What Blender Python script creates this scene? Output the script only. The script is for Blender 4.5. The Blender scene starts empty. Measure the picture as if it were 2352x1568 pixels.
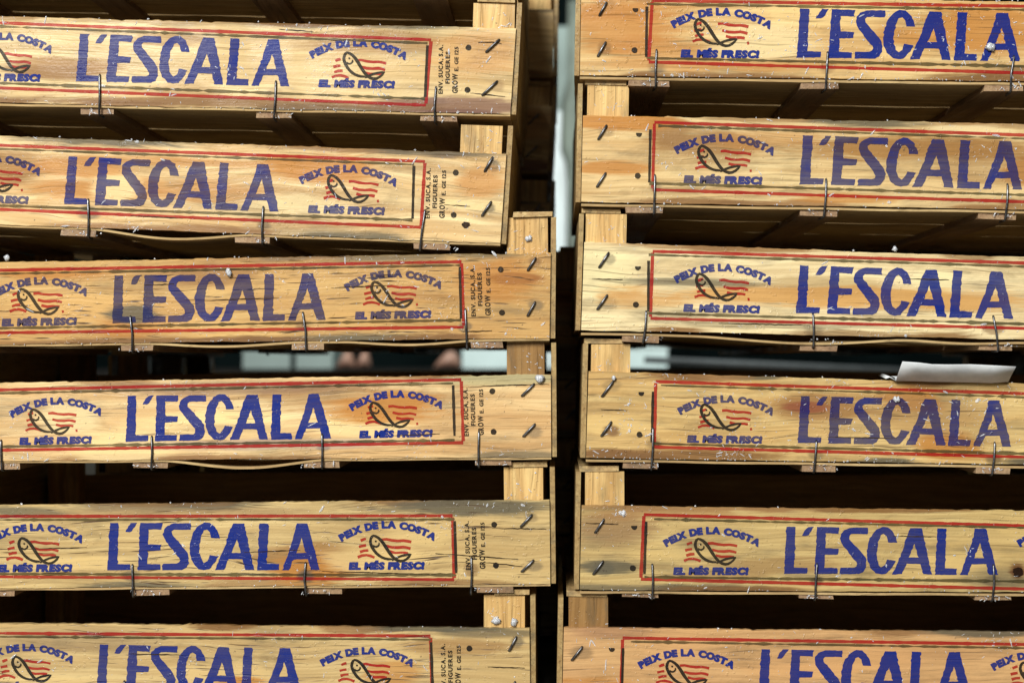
import bpy, math, random
from mathutils import Vector
from mathutils.geometry import tessellate_polygon

C = bpy.context.scene
COL = C.collection
R_ = math.radians

# ------------------------------------------------------------------ camera
S = 0.000331            # metres per measuring unit on the plane of the crate fronts
D = 1.10                # camera distance to that plane
FP = D / S
YAW = math.atan(99 / FP)
PIT = math.atan(46 / FP)
ZC = (1678 - 830) * S
CAM = Vector((0.0, -D, ZC))
cam_d = bpy.data.cameras.new('camera')
cam = bpy.data.objects.new('camera', cam_d)
COL.objects.link(cam)
cam.location = CAM
cam.rotation_euler = (math.pi / 2 + PIT, 0, YAW)
cam_d.sensor_width = 36
cam_d.lens = FP / 2352 * 36
cam_d.clip_start = 0.02
cam_d.clip_end = 60
cam_d.dof.use_dof = True
cam_d.dof.focus_distance = 1.1
cam_d.dof.aperture_fstop = 5.0
C.camera = cam

# ------------------------------------------------------------------ light
w = bpy.data.worlds.new('World')
C.world = w
w.use_nodes = True
w.node_tree.nodes['Background'].inputs[0].default_value = (1.0, 0.95, 0.86, 1)
w.node_tree.nodes['Background'].inputs[1].default_value = 0.062


def area(name, loc, target, size, power, col=(1, 1, 1)):
    d = bpy.data.lights.new(name, 'AREA')
    d.shape = 'RECTANGLE'
    d.size, d.size_y = size
    d.energy = power
    d.color = col
    o = bpy.data.objects.new(name, d)
    COL.objects.link(o)
    o.location = loc
    o.rotation_euler = (Vector(target) - Vector(loc)).to_track_quat('-Z', 'Y').to_euler()
    return o


area('market_lamp', (-1.30, -3.2, 2.45), (0.0, 0.0, 0.30), (1.5, 1.6), 275, (1.0, 0.995, 0.965))
area('backroom_daylight', (0.1, 1.15, 1.35), (0.05, 2.5, 0.35), (0.8, 0.4), 26, (0.88, 1.0, 1.0))  # added area light standing in for daylight behind the stacks

C.view_settings.view_transform = 'Standard'
C.view_settings.look = 'None'
C.view_settings.gamma = 1
C.view_settings.use_curve_mapping = False
C.view_settings.exposure = 0
C.render.engine = 'CYCLES'
C.cycles.max_bounces = 8

# ------------------------------------------------------------------ measuring
_f = Vector((-math.sin(YAW) * math.cos(PIT), math.cos(YAW) * math.cos(PIT), math.sin(PIT)))
_r = Vector((math.cos(YAW), math.sin(YAW), 0))
_u = _r.cross(_f)


def at(px, py, y=0.0):
    d = _f + _r * ((px - 1176) / FP) - _u * ((py - 784) / FP)
    return CAM + d * ((y - CAM.y) / d.y)


# ------------------------------------------------------------------ materials
class NT:
    def __init__(self, name):
        self.m = bpy.data.materials.new(name)
        self.m.use_nodes = True
        self.t = self.m.node_tree
        self.b = self.t.nodes['Principled BSDF']

    def n(self, kind, **kw):
        nd = self.t.nodes.new(kind)
        for k, v in kw.items():
            setattr(nd, k, v)
        return nd

    def put(self, sock, v):
        if isinstance(v, bpy.types.NodeSocket):
            self.t.links.new(v, sock)
        elif isinstance(v, (tuple, list)) and len(v) == 3 and sock.type == 'RGBA':
            sock.default_value = (*v, 1)
        else:
            sock.default_value = v

    def math(self, op, a, b=0.0, c=None, clamp=False):
        nd = self.n('ShaderNodeMath', operation=op)
        nd.use_clamp = clamp
        self.put(nd.inputs[0], a)
        self.put(nd.inputs[1], b)
        if c is not None:
            self.put(nd.inputs[2], c)
        return nd.outputs[0]

    def vec(self, op, a, b):
        nd = self.n('ShaderNodeVectorMath', operation=op)
        self.put(nd.inputs[0], a)
        self.put(nd.inputs[1], b)
        return nd.outputs['Value'] if op in ('LENGTH', 'DOT_PRODUCT', 'DISTANCE') else nd.outputs[0]

    def noise(self, v, scale=1.0, detail=2.0, rough=0.5, dist=0.0):
        nd = self.n('ShaderNodeTexNoise')
        self.put(nd.inputs['Vector'], v)
        nd.inputs['Scale'].default_value = scale
        nd.inputs['Detail'].default_value = detail
        nd.inputs['Roughness'].default_value = rough
        nd.inputs['Distortion'].default_value = dist
        return nd.outputs[0]

    def ramp(self, v, a, b, lo=0.0, hi=1.0):
        nd = self.n('ShaderNodeMapRange')
        nd.interpolation_type = 'SMOOTHSTEP'
        self.put(nd.inputs[0], v)
        nd.inputs[1].default_value = a
        nd.inputs[2].default_value = b
        nd.inputs[3].default_value = lo
        nd.inputs[4].default_value = hi
        return nd.outputs[0]

    def mix(self, f, a, b, mode='MIX'):
        nd = self.n('ShaderNodeMix', data_type='RGBA', blend_type=mode)
        self.put(nd.inputs[0], f)
        self.put(nd.inputs[6], a)
        self.put(nd.inputs[7], b)
        return nd.outputs[2]


def wood(name, seed, pale=(0.66, 0.49, 0.235), tan=(0.44, 0.255, 0.075), blotch=0.55, grey=0.25, crack=0.3,
         patches=(), axis='x', figure=0.5, wet=0.3, blot_scale=1.0, rough=0.5, wav=0.02, gs=0.62, soft=0.5, cl=15):
    m = NT(name)
    tc = m.n('ShaderNodeTexCoord').outputs['Object']
    rnd = random.Random(seed)
    off = (rnd.uniform(-40, 40), rnd.uniform(-40, 40), rnd.uniform(-40, 40))
    P = m.vec('ADD', tc, off)

    def sc(a, b):
        return (a, b, b) if axis == 'x' else ((b, b, a) if axis == 'z' else (b, a, b))
    # slow waviness of the fibres
    wv = m.noise(m.vec('MULTIPLY', P, sc(7, 26)), 1, 2)
    amt = m.math('MULTIPLY', m.math('SUBTRACT', wv, 0.5), wav)
    cv = m.n('ShaderNodeCombineXYZ')
    ax = 2 if axis == 'x' else 0
    m.put(cv.inputs[ax], amt)
    Q = m.vec('ADD', P, cv.outputs[0])
    n1 = m.noise(m.vec('MULTIPLY', Q, sc(2.6 * gs, 26 * gs)), 1, 2, 0.5, 0.2)
    rings = m.math('MULTIPLY_ADD', m.math('SINE', m.math('MULTIPLY', n1, 62.0)), 0.5, 0.5)
    rings = m.math('POWER', rings, 1.3)
    fine = m.noise(m.vec('MULTIPLY', Q, sc(13, 760)), 1, 3, 0.65)
    strk = m.noise(m.vec('MULTIPLY', Q, sc(cl, 640)), 1, 2, 0.6)
    big = m.noise(m.vec('MULTIPLY', P, sc(5, 14)), 1, 3, 0.55)
    blo = m.noise(m.vec('MULTIPLY', P, sc(8 * blot_scale, 24 * blot_scale)), 1, 4, 0.6, 0.6)
    gre = m.noise(m.vec('MULTIPLY', P, sc(14, 60)), 1, 4, 0.65, 0.4)
    spk = m.noise(P, 330, 2, 0.5)
    col = m.mix(m.math('MULTIPLY', rings, min(1.0, figure * 1.8)), tuple(min(0.85, c * 1.06) for c in pale), tan)
    col = m.mix(m.math('MULTIPLY', m.ramp(blo, 0.42, 0.64), min(1.0, blotch * 1.15)), col, tuple(c * k for c, k in zip(tan, (1.08, 0.98, 0.80))))
    col = m.mix(m.ramp(fine, 0.34, 0.56, 0.50, 0.0), col, tuple(c * 0.42 for c in tan))
    col = m.mix(m.ramp(big, 0.35, 0.65, 0.0, 0.55), m.mix(0.35, col, tuple(min(1, c * 1.18) for c in pale)), m.mix(0.5, col, tan))
    col = m.mix(m.math('MULTIPLY', m.ramp(gre, 0.52, 0.72), min(1.0, grey * 1.9)), col, (0.085, 0.072, 0.05))
    band = m.noise(m.vec('MULTIPLY', Q, sc(3.5, 170)), 1, 3, 0.55)
    col = m.mix(m.math('MULTIPLY', m.ramp(band, 0.42, 0.72), soft), col, tuple(c * k for c, k in zip(tan, (0.80, 0.74, 0.70))))
    band2 = m.noise(m.vec('MULTIPLY', Q, sc(6, 360)), 1, 2, 0.5)
    col = m.mix(m.ramp(band2, 0.40, 0.64, 0.0, 0.5), m.mix(0.22, col, tuple(min(1, c * 1.25) for c in pale)), m.mix(0.55, col, tuple(c * 0.7 for c in tan)))
    grm = m.noise(m.vec('MULTIPLY', P, sc(10, 34)), 1, 5, 0.7, 0.3)
    col = m.mix(m.math('MULTIPLY', m.ramp(grm, 0.50, 0.70), 0.30 + grey * 0.6), col, m.mix(0.5, m.mix(1.0, col, (0.42, 0.38, 0.30), 'MULTIPLY'), (0.15, 0.125, 0.075)))
    for (px, pz, rx, rz, pc, ps) in patches:
        dv = m.vec('MULTIPLY', m.vec('SUBTRACT', tc, (px, 0, pz)), (1 / rx, 0, 1 / rz))
        ln = m.vec('LENGTH', dv, (0, 0, 0))
        ln = m.math('ADD', ln, m.math('MULTIPLY', m.math('SUBTRACT', gre, 0.5), 1.7))
        ln = m.math('ADD', ln, m.math('MULTIPLY', m.math('SUBTRACT', strk, 0.5), 0.9))
        col = m.mix(m.math('MULTIPLY', m.ramp(ln, 0.60, 1.25, 1, 0), min(0.95, ps * 1.45)), col, m.mix(0.28, pc, m.mix(1.0, col, tuple(min(1, q * 1.5) for q in pc), 'MULTIPLY')))
    cr = m.math('MULTIPLY', m.ramp(strk, 0.60, 0.68), min(1.0, crack * 1.25))
    col = m.mix(cr, col, (0.07, 0.035, 0.012))
    col = m.mix(m.math('MULTIPLY', m.ramp(spk, 0.72, 0.78), 0.6), col, (0.05, 0.03, 0.02))
    for sk, nm in ((P, 'n_P'), (fine, 'n_fine'), (gre, 'n_gre'), (strk, 'n_strk'), (col, 'n_col')):
        sk.node.name = nm
    m.put(m.b.inputs['Base Color'], col)
    wetn = m.ramp(m.noise(P, 22, 3, 0.6), 0.42, 0.62)
    m.put(m.b.inputs['Roughness'], m.math('SUBTRACT', rough + 0.08, m.math('MULTIPLY', wetn, 0.22)))
    drop = m.math('MULTIPLY', m.ramp(m.noise(P, 310, 2, 0.5), 0.60, 0.70), m.ramp(m.noise(P, 38, 3, 0.6), 0.44, 0.60))
    drop = m.math('MULTIPLY', drop, min(1.0, wet * 2.2))
    m.put(m.b.inputs['Coat Weight'], m.math('MAXIMUM', drop, m.math('MULTIPLY', wetn, wet * 0.5)))
    m.put(m.b.inputs['Coat Roughness'], m.math('SUBTRACT', 0.24, m.math('MULTIPLY', drop, 0.16)))
    m.b.inputs['Specular IOR Level'].default_value = 0.25
    h = m.math('ADD', m.math('MULTIPLY', fine, 0.6), m.math('MULTIPLY', m.ramp(strk, 0.60, 0.74), -0.9))
    h = m.math('ADD', h, m.math('MULTIPLY', m.noise(P, 420, 3, 0.6), 0.5))
    h = m.math('ADD', h, m.math('MULTIPLY', drop, 1.3))
    bp = m.n('ShaderNodeBump')
    bp.inputs['Strength'].default_value = 0.55
    bp.inputs['Distance'].default_value = 0.0006
    m.put(bp.inputs['Height'], h)
    m.put(m.b.inputs['Normal'], bp.outputs[0])
    m.put(m.b.inputs['Coat Normal'], bp.outputs[0])
    return m.m


def inked(base, name, ink, ink_strength=0.9, wear=0.35):
    """the same wood under a worn layer of printing ink"""
    m = NT.__new__(NT)
    m.m = base.copy()
    m.m.name = name
    m.t = m.m.node_tree
    nd = m.t.nodes
    m.b = nd['Principled BSDF']
    P, fine, gre, strk, col = nd['n_P'].outputs[0], nd['n_fine'].outputs[0], nd['n_gre'].outputs[0], nd['n_strk'].outputs[0], nd['n_col'].outputs[2]
    wn = m.math('ADD', m.math('MULTIPLY', fine, 0.55), m.math('MULTIPLY', gre, 0.5))
    keep = m.ramp(wn, 0.42, 0.66, 1.0, 1.0 - wear)
    blk = m.noise(P, 46, 3, 0.6)
    keep = m.math('MULTIPLY', keep, m.ramp(blk, 0.30, 0.60, 1.0, 1.0 - wear * 0.75))
    keep = m.math('MULTIPLY', keep, m.ramp(m.noise(P, 15, 2, 0.5), 0.40, 0.62, 1.0, 1.0 - wear * 0.9))
    keep = m.math('MULTIPLY', keep, m.ramp(strk, 0.66, 0.76, 1.0, 0.55))
    sp2 = m.noise(P, 900, 1, 0.5)
    keep = m.math('MULTIPLY', keep, m.ramp(sp2, 0.66, 0.74, 1.0, 0.45))
    fac = m.math('MULTIPLY', keep, ink_strength)
    stained = m.mix(1.0, col, tuple(min(1, 0.20 + c * 1.6) for c in ink), 'MULTIPLY')
    col = m.mix(fac, stained, ink)
    m.b.inputs['Specular IOR Level'].default_value = 0.1
    m.put(m.b.inputs['Base Color'], col)
    return m.m


def plain(name, col, rough=0.6, metal=0.0, var=0.25, scale=60, bump=0.0, spec=0.5):
    m = NT(name)
    tc = m.n('ShaderNodeTexCoord').outputs['Object']
    n = m.noise(tc, scale, 4, 0.6)
    c = m.mix(m.ramp(n, 0.3, 0.7), tuple(x * (1 - var) for x in col), tuple(min(1, x * (1 + var * 0.5)) for x in col))
    m.put(m.b.inputs['Base Color'], c)
    m.b.inputs['Roughness'].default_value = rough
    m.b.inputs['Metallic'].default_value = metal
    m.b.inputs['Specular IOR Level'].default_value = spec
    if bump:
        bp = m.n('ShaderNodeBump')
        bp.inputs['Strength'].default_value = bump
        bp.inputs['Distance'].default_value = 0.001
        m.put(bp.inputs['Height'], n)
        m.put(m.b.inputs['Normal'], bp.outputs[0])
    return m.m


def ice_mat():
    m = NT('ice')
    b = m.b
    b.inputs['Base Color'].default_value = (0.92, 0.94, 0.97, 1)
    b.inputs['Roughness'].default_value = 0.12
    b.inputs['Transmission Weight'].default_value = 0.55
    b.inputs['IOR'].default_value = 1.31
    tc = m.n('ShaderNodeTexCoord').outputs['Object']
    bp = m.n('ShaderNodeBump')
    bp.inputs['Strength'].default_value = 0.6
    bp.inputs['Distance'].default_value = 0.0005
    m.put(bp.inputs['Height'], m.noise(tc, 900, 2, 0.6))
    m.put(b.inputs['Normal'], bp.outputs[0])
    return m.m


M_WIRE = plain('galvanised_wire', (0.17, 0.17, 0.175), 0.36, 0.9, 0.6, 300, 0.2)
M_ICE = ice_mat()

# ------------------------------------------------------------------ mesh helpers


class MB:
    """Collects faces of one mesh."""

    def __init__(self):
        self.v, self.f, self.mi = [], [], []

    def add(self, verts, faces, mi=0):
        o = len(self.v)
        self.v += [tuple(p) for p in verts]
        self.f += [tuple(i + o for i in q) for q in faces]
        self.mi += [mi] * len(faces)

    def box(self, x0, x1, y0, y1, z0, z1, mi=0, jit=0.0, rnd=random):
        def j():
            return rnd.uniform(-jit, jit)
        v = [(x + j(), y + j(), z + j()) for z in (z0, z1) for y in (y0, y1) for x in (x0, x1)]
        self.add(v, [(0, 2, 3, 1), (4, 5, 7, 6), (0, 1, 5, 4), (2, 6, 7, 3), (0, 4, 6, 2), (1, 3, 7, 5)], mi)

    def tube(self, pts, r, mi=0, n=8):
        pts = [Vector(p) for p in pts]
        rings = []
        for i, p in enumerate(pts):
            a = pts[max(i - 1, 0)]
            b = pts[min(i + 1, len(pts) - 1)]
            t = (b - a).normalized()
            ref = Vector((1, 0, 0)) if abs(t.x) < 0.8 else Vector((0, 1, 0))
            s = t.cross(ref).normalized()
            q = t.cross(s)
            rings.append([p + (s * math.cos(2 * math.pi * k / n) + q * math.sin(2 * math.pi * k / n)) * r for k in range(n)])
        v = [p for rg in rings for p in rg]
        f = []
        for i in range(len(pts) - 1):
            for k in range(n):
                f.append((i * n + k, i * n + (k + 1) % n, (i + 1) * n + (k + 1) % n, (i + 1) * n + k))
        f.append(tuple(range(n))[::-1])
        f.append(tuple((len(pts) - 1) * n + k for k in range(n)))
        self.add(v, f, mi)

    def build(self, name, mats, parent=None, shift=(0, 0, 0), smooth=False):
        me = bpy.data.meshes.new(name)
        me.from_pydata([(a - shift[0], b - shift[1], c - shift[2]) for a, b, c in self.v], [], self.f)
        mats = mats if isinstance(mats, (list, tuple)) else [mats]
        for m in mats:
            me.materials.append(m)
        me.polygons.foreach_set('material_index', self.mi)
        if smooth:
            me.polygons.foreach_set('use_smooth', [True] * len(self.f))
        me.update()
        o = bpy.data.objects.new(name, me)
        COL.objects.link(o)
        if parent:
            o.parent = parent
        return o


def tag(o, label=None, cat=None, group=None, kind=None):
    if label:
        o['label'] = label
    if cat:
        o['category'] = cat
    if group:
        o['group'] = group
    if kind:
        o['kind'] = kind
    return o


def empty(name, loc):
    o = bpy.data.objects.new(name, None)
    COL.objects.link(o)
    o.location = loc
    o.empty_display_size = 0.02
    return o


# ------------------------------------------------------------------ lettering
_G = {}


def glyph(ch, bold=0.03):
    key = (ch, bold)
    if key not in _G:
        cu = bpy.data.curves.new('g', 'FONT')
        cu.body = ch
        cu.size = 1
        cu.offset = bold
        cu.resolution_u = 3
        ob = bpy.data.objects.new('g', cu)
        COL.objects.link(ob)
        dg = bpy.context.evaluated_depsgraph_get()
        me = bpy.data.meshes.new_from_object(ob.evaluated_get(dg))
        v = [(p.co.x, p.co.y) for p in me.vertices]
        f = [tuple(q.vertices) for q in me.polygons]
        bpy.data.objects.remove(ob)
        bpy.data.curves.remove(cu)
        bpy.data.meshes.remove(me)
        x0 = min((p[0] for p in v), default=0)
        x1 = max((p[0] for p in v), default=0.25)
        _G[key] = ([(a - x0, b) for a, b in v], f, x1 - x0)
    return _G[key]


CAPH = 0.70


def line_of_text(s, h, gap, bold, wid=1.0, space=0.36):
    """list of (glyph verts, faces, x offset, width) with cap height h"""
    k = h / CAPH
    x, out = 0.0, []
    for ch in s:
        if ch == ' ':
            x += space * k
            continue
        v, f, wd = glyph(ch, bold)
        out.append(([(a * k * wid, b * k) for a, b in v], f, x, wd * k * wid))
        x += wd * k * wid + gap * k
    return out, x - gap * k


ZL = lambda pts, kx=4.444, ox=80, oy=590: [((x - ox) / kx / 0.985, (oy - y) / kx / 0.985) for x, y in pts]
BIG = [
    [[(110, 105), (200, 107), (185, 525), (318, 528), (315, 585), (80, 590)]],
    [[(330, 108), (390, 105), (335, 190), (315, 200), (268, 198), (300, 140)]],
    [[(420, 107), (650, 112), (640, 178), (508, 172), (505, 325), (640, 332), (632, 390), (500, 395), (495, 525), (628, 530), (622, 588), (392, 590)]],
    [[(942, 115), (940, 182), (765, 180), (745, 198), (750, 230), (885, 385), (912, 425), (922, 470), (918, 520), (890, 568), (845, 590), (650, 592), (655, 525), (795, 524), (820, 512), (826, 490), (815, 465), (690, 305), (662, 262), (655, 225), (665, 180), (700, 140), (765, 114)]],
    [[(1238, 270), (1150, 268), (1135, 205), (1105, 180), (1075, 190), (1045, 260), (1030, 350), (1030, 440), (1050, 500), (1080, 522), (1110, 500), (1135, 440), (1222, 455), (1190, 515), (1130, 585), (1075, 592), (1020, 583), (965, 530), (930, 440), (930, 330), (960, 220), (1020, 140), (1085, 107), (1140, 112), (1190, 150), (1222, 210)]],
    [[(1375, 120), (1490, 122), (1590, 595), (1500, 592), (1470, 485), (1330, 482), (1285, 590), (1188, 595), (1300, 330), (1330, 220)], [(1415, 280), (1360, 420), (1455, 420)]],
    [[(1650, 122), (1742, 125), (1722, 530), (1845, 535), (1842, 598), (1620, 598)]],
    [[(2030, 125), (2140, 125), (2262, 598), (2170, 597), (2140, 488), (1995, 490), (1950, 600), (1875, 598), (1975, 330), (2010, 210)], [(2080, 270), (2022, 428), (2120, 425)]],
]
BIG = [[ZL(r) for r in g] for g in BIG]
LZ = lambda pts: [((x - 1192) / 8.571 / 0.985, (1112 - y) / 8.571 / 0.985) for x, y in pts]
FISH = [
    (LZ([(1300, 882), (1225, 880), (1160, 865), (1100, 840), (1050, 808), (1000, 765), (955, 710), (915, 645), (890, 585), (880, 535), (890, 480), (912, 438), (940, 418), (985, 430), (1040, 462), (1095, 515), (1140, 575), (1185, 645), (1225, 710), (1270, 775), (1312, 828), (1355, 872), (1410, 905), (1470, 922), (1530, 915), (1590, 882), (1640, 838), (1680, 792)]),
     [4, 4.6, 5.2, 5.6, 5.8, 6, 6.2, 6.4, 6.2, 6, 5.6, 5.2, 4.8, 5.2, 6, 6.6, 6.8, 6.8, 6.6, 6.4, 6.4, 6.2, 5.8, 5.6, 5.2, 4.8, 4.4, 2.0], 0.00026),
    (LZ([(1690, 785), (1640, 790), (1560, 803), (1480, 822), (1410, 850), (1350, 880), (1300, 900)]), [1.5, 4, 4.6, 4.6, 4.4, 4.2, 3.6], 0.00029),
    (LZ([(935, 610), (965, 632), (1000, 638), (1035, 620), (1055, 590), (1050, 560)]), [3.6, 3.8, 3.8, 3.6, 3.2, 2.6], 0.00030),
]
EYE = LZ([(988, 530)])[0]
WAVES = [
    [(1130, 502), (1220, 495), (1330, 518), (1450, 530), (1560, 525), (1640, 536), (1712, 552)],
    [(1215, 625), (1330, 655), (1450, 660), (1560, 650), (1630, 662), (1695, 682)],
    [(1285, 735), (1400, 764), (1510, 758), (1580, 760), (1645, 772)],
    [(715, 520), (770, 497), (820, 482)],
    [(680, 640), (750, 622), (820, 610)],
    [(700, 742), (780, 716), (865, 710)],
    [(655, 845), (740, 810), (830, 803), (910, 820), (985, 852)],
]
WAVES = [LZ(p) for p in WAVES]
TAILDOT = LZ([(1690, 868), (1730, 860)])

Y_RED, Y_BLUE, Y_BLACK = -0.00014, -0.00020, -0.00026


class Printer:
    """Lays ink outlines (measured in units of S) onto the face of a front board, as faces of the board's own mesh."""

    def __init__(self, mb, org, tilt, k, rnd):
        self.mb, self.o, self.c, self.s, self.k, self.rnd = mb, org, math.cos(tilt), math.sin(tilt), k * S, rnd

    def P(self, x, z, y):
        return (self.o[0] + (x * self.c + z * self.s) * self.k, y, self.o[1] + (-x * self.s + z * self.c) * self.k)

    def poly(self, loops, y, mi, rag=0.35):
        out = []
        for lp in loops:
            d = []
            for i, (x, z) in enumerate(lp):
                x2, z2 = lp[(i + 1) % len(lp)]
                n = max(1, int(math.hypot(x2 - x, z2 - z) / 5))
                for q in range(n):
                    t = q / n
                    d.append(Vector((x + (x2 - x) * t + self.rnd.gauss(0, rag * 1.7), z + (z2 - z) * t + self.rnd.gauss(0, rag * 0.6), 0)))
            out.append(d)
        flat = [p for d in out for p in d]
        tris = tessellate_polygon(out)
        self.mb.add([self.P(p.x, p.y, y) for p in flat], [self.front(flat, t) for t in tris], mi)

    @staticmethod
    def front(v, t):
        a, b, c = (v[i] for i in t)
        return t if (b.x - a.x) * (c.y - a.y) - (b.y - a.y) * (c.x - a.x) > 0 else (t[0], t[2], t[1])

    def ribbon(self, pts, wd, y, mi, rag=0.25, ends=True):
        n = len(pts)
        wd = wd if isinstance(wd, list) else [wd] * n
        L, Rr = [], []
        for i, (x, z) in enumerate(pts):
            a, b = pts[max(i - 1, 0)], pts[min(i + 1, n - 1)]
            tx, tz = b[0] - a[0], b[1] - a[1]
            l = math.hypot(tx, tz) or 1
            h = wd[i] / 2 + self.rnd.gauss(0, rag)
            h = max(h, 0.3)
            L.append((x - tz / l * h, z + tx / l * h))
            Rr.append((x + tz / l * h, z - tx / l * h))
        v = [self.P(*p, y) for p in L + Rr]
        self.mb.add(v, [(n + i, n + i + 1, i + 1, i) for i in range(n - 1)], mi)

    def glyphs(self, items, place, y, mi):
        for v, f, x0, wd in items:
            pts = [place(a, b, x0, wd) for a, b in v]
            self.mb.add([self.P(a, b, y) for a, b in pts], f, mi)


def smooth_line(p, step=12):
    out = []
    for (x, z), (x2, z2) in zip(p, p[1:]):
        n = max(1, int(math.hypot(x2 - x, z2 - z) / step))
        out += [(x + (x2 - x) * t / n, z + (z2 - z) * t / n) for t in range(n)]
    return out + [p[-1]]


# ------------------------------------------------------------------ crate data (measured on the photograph)
W_CRATE = 0.30
T_BOARD = 0.0062
PALE, TAN = (0.66, 0.50, 0.245), (0.44, 0.26, 0.078)
BROWN, ORANGE, GREY, CREAM, PURPLE = (0.22, 0.115, 0.04), (0.47, 0.215, 0.045), (0.13, 0.115, 0.075), (0.78, 0.64, 0.36), (0.19, 0.10, 0.075)
CR = {}
CR['L0'] = dict(side=-1, top=((0, -245), (1185, -222)), bot=((0, -48), (1185, -25)), xe=(1185, 1185), s=0.98,
                bat=[215, 600, 985], wire=[], post=(1087, 1180, -300), mat=dict(pale=PALE),
                label='topmost crate of the left stack, only its dark underside in view')
CR['L1'] = dict(cracks=[[(1098, 98), (1130, 97), (1152, 101)], [(640, 68), (720, 73)], [(1080, 214), (1160, 222)]], side=-1, top=((0, 37.5), (1185, 66)), bot=((0, 237), (1172, 262)), xe=(1185, 1172), s=0.978,
                big=((174, 187.5), (664, 199)), rt=((0, 53), (990, 92)), rb=((0, 202.5), (978, 242)), kx=(982, 976), kd=(10, -16),
                fish=(-24.7, 80), red=(5, -10), bat=[228, 634, 1014], wire=[(229.5, 172.5, 229, 242), (634, 187.5, 630, 258), (1001.5, 200.6, 999, 278)],
                stap=[(1146.6, 92, 1116.6, 120), (1142, 187.5, 1108, 219)], dots=[(1076, 109.8), (1073.5, 207)], txt=(1011, 103, 216),
                post=(1087, 1182, 2), ink=(0.9, 0.22, 0.8),
                mat=dict(pale=(0.74, 0.58, 0.30), blotch=0.3, crack=0.25, soft=0.35),
                pat=[(1050, 245, 190, 22, PURPLE, 0.6), (500, 236, 560, 11, BROWN, 0.6), (1100, 120, 110, 60, ORANGE, 0.4), (560, 50, 500, 10, BROWN, 0.35)],
                label='crate second from top in the left stack, stained dark along its wet lower edge')
CR['L2'] = dict(cracks=[[(1020, 470), (1080, 474)], [(300, 495), (420, 502)]], side=-1, top=((0, 311), (1163, 354)), bot=((0, 515), (1149, 559)), xe=(1163, 1149), s=0.984,
                big=((147, 469), (639.5, 486.5)), rt=((0, 334), (976, 371)), rb=((0, 481), (967, 522)), kx=(951, 946.6), kd=(8, -16),
                fish=(-38, 87), red=(10, 1), bat=[203, 603, 1015], wire=[(203, 458, 203.6, 532.5), (605, 475.5, 603, 553), (976, 483.6, 965, 565)],
                stap=[(1131.6, 362, 1113, 393.7), (1128, 464, 1107, 495.6)], dots=[(1047, 396.7), (1042, 493.8)], txt=(981, 386, 502),
                post=(1057, 1153, 284), ink=(0.80, 0.58, 0.8), sag=[(232, 605, 15)],
                mat=dict(pale=(0.75, 0.58, 0.30), tan=(0.50, 0.27, 0.08), blotch=0.45, figure=0.62, wav=0.035, gs=0.7, crack=0.2, soft=0.3),
                pat=[(170, 385, 120, 22, ORANGE, 0.55), (420, 372, 240, 10, ORANGE, 0.4), (1100, 420, 60, 40, ORANGE, 0.5), (700, 470, 150, 24, CREAM, 0.5)],
                label='crate with strong wavy grain tilting down to the right in the left stack')
CR['L3'] = dict(cracks=[[(760, 661), (900, 655)], [(470, 690), (640, 684)], [(1060, 762), (1130, 759)], [(330, 655), (400, 652)]], side=-1, top=((0, 601), (1265, 580.7)), bot=((0, 790), (1262, 776.6)), xe=(1265, 1262), s=0.99,
                big=((258, 742), (748, 734.6)), rt=((0, 620.5), (1060, 601)), rb=((0, 764), (1065, 751)), kx=(1056, 1059), kd=(9, -17),
                fish=(-42, 84.6), red=(-6, 1), bat=[308, 700, 1110], wire=[(300, 726.6, 304, 799), (696, 718, 702.7, 793), (1069, 710, 1072.6, 787)],
                stap=[(1230, 593, 1212, 620.7), (1229, 694, 1211.6, 725)], dots=[(1150, 619), (1153, 717.7)], txt=(1087, 611, 727),
                post=(1163, 1257, 498), ink=(0.76, 0.52, 0.6), sag=[(345, 690, 8), (780, 1080, 9)], cap=(1178, 1268, 483),
                mat=dict(pale=(0.57, 0.37, 0.135), tan=(0.40, 0.19, 0.05), blotch=0.5, crack=0.8, figure=0.4, cl=30),
                pat=[(1180, 640, 60, 14, (0.20, 0.06, 0.02), 0.7), (420, 785, 420, 9, BROWN, 0.55), (300, 720, 60, 22, GREY, 0.7), (1140, 640, 90, 60, ORANGE, 0.5)],
                label='orange brown crate with cracked grain and a knot at its right end, left stack')
CR['L4'] = dict(cracks=[[(1075, 889), (1170, 884), (1262, 882)], [(905, 1000), (1010, 996)]], side=-1, top=((0, 878), (1265, 859)), bot=((0, 1058), (1265, 1049)), xe=(1265, 1266), s=0.95,
                big=((289, 1014), (760.4, 1006.8)), rt=((0, 895), (1059.5, 871.5)), rb=((0, 1033.5), (1064, 1016)), kx=(1040.5, 1044), kd=(10, -13),
                fish=(-51.6, 80), red=(-10, 1), bat=[3, 338, 730, 1123], wire=[(3, 1011, 5, 1077), (349, 1002, 348, 1074), (740, 997, 740, 1067), (1100, 991, 1099.5, 1063)],
                stap=[(1226.5, 881.8, 1198.4, 908.6), (1228.5, 973.8, 1201.7, 1001.4)], dots=[(1130.8, 898), (1133.7, 991)], txt=(1071, 890, 1001),
                post=(1162.6, 1250, 787), ink=(0.95, 0.16, 0.9), sag=[(370, 745, 17)], cap=(1165, 1262, 776),
                mat=dict(pale=(0.75, 0.57, 0.29), tan=(0.50, 0.25, 0.075), blotch=0.6, grey=0.3, crack=0.35),
                pat=[(1150, 870, 130, 15, (0.50, 0.45, 0.24), 0.75), (880, 935, 160, 36, ORANGE, 0.65), (520, 890, 330, 18, (0.22, 0.13, 0.09), 0.45), (640, 1020, 300, 14, (0.34, 0.27, 0.27), 0.4), (150, 960, 90, 40, CREAM, 0.6)],
                label='crate with bright blue lettering and blue smears, directly under the orange brown crate')
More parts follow.
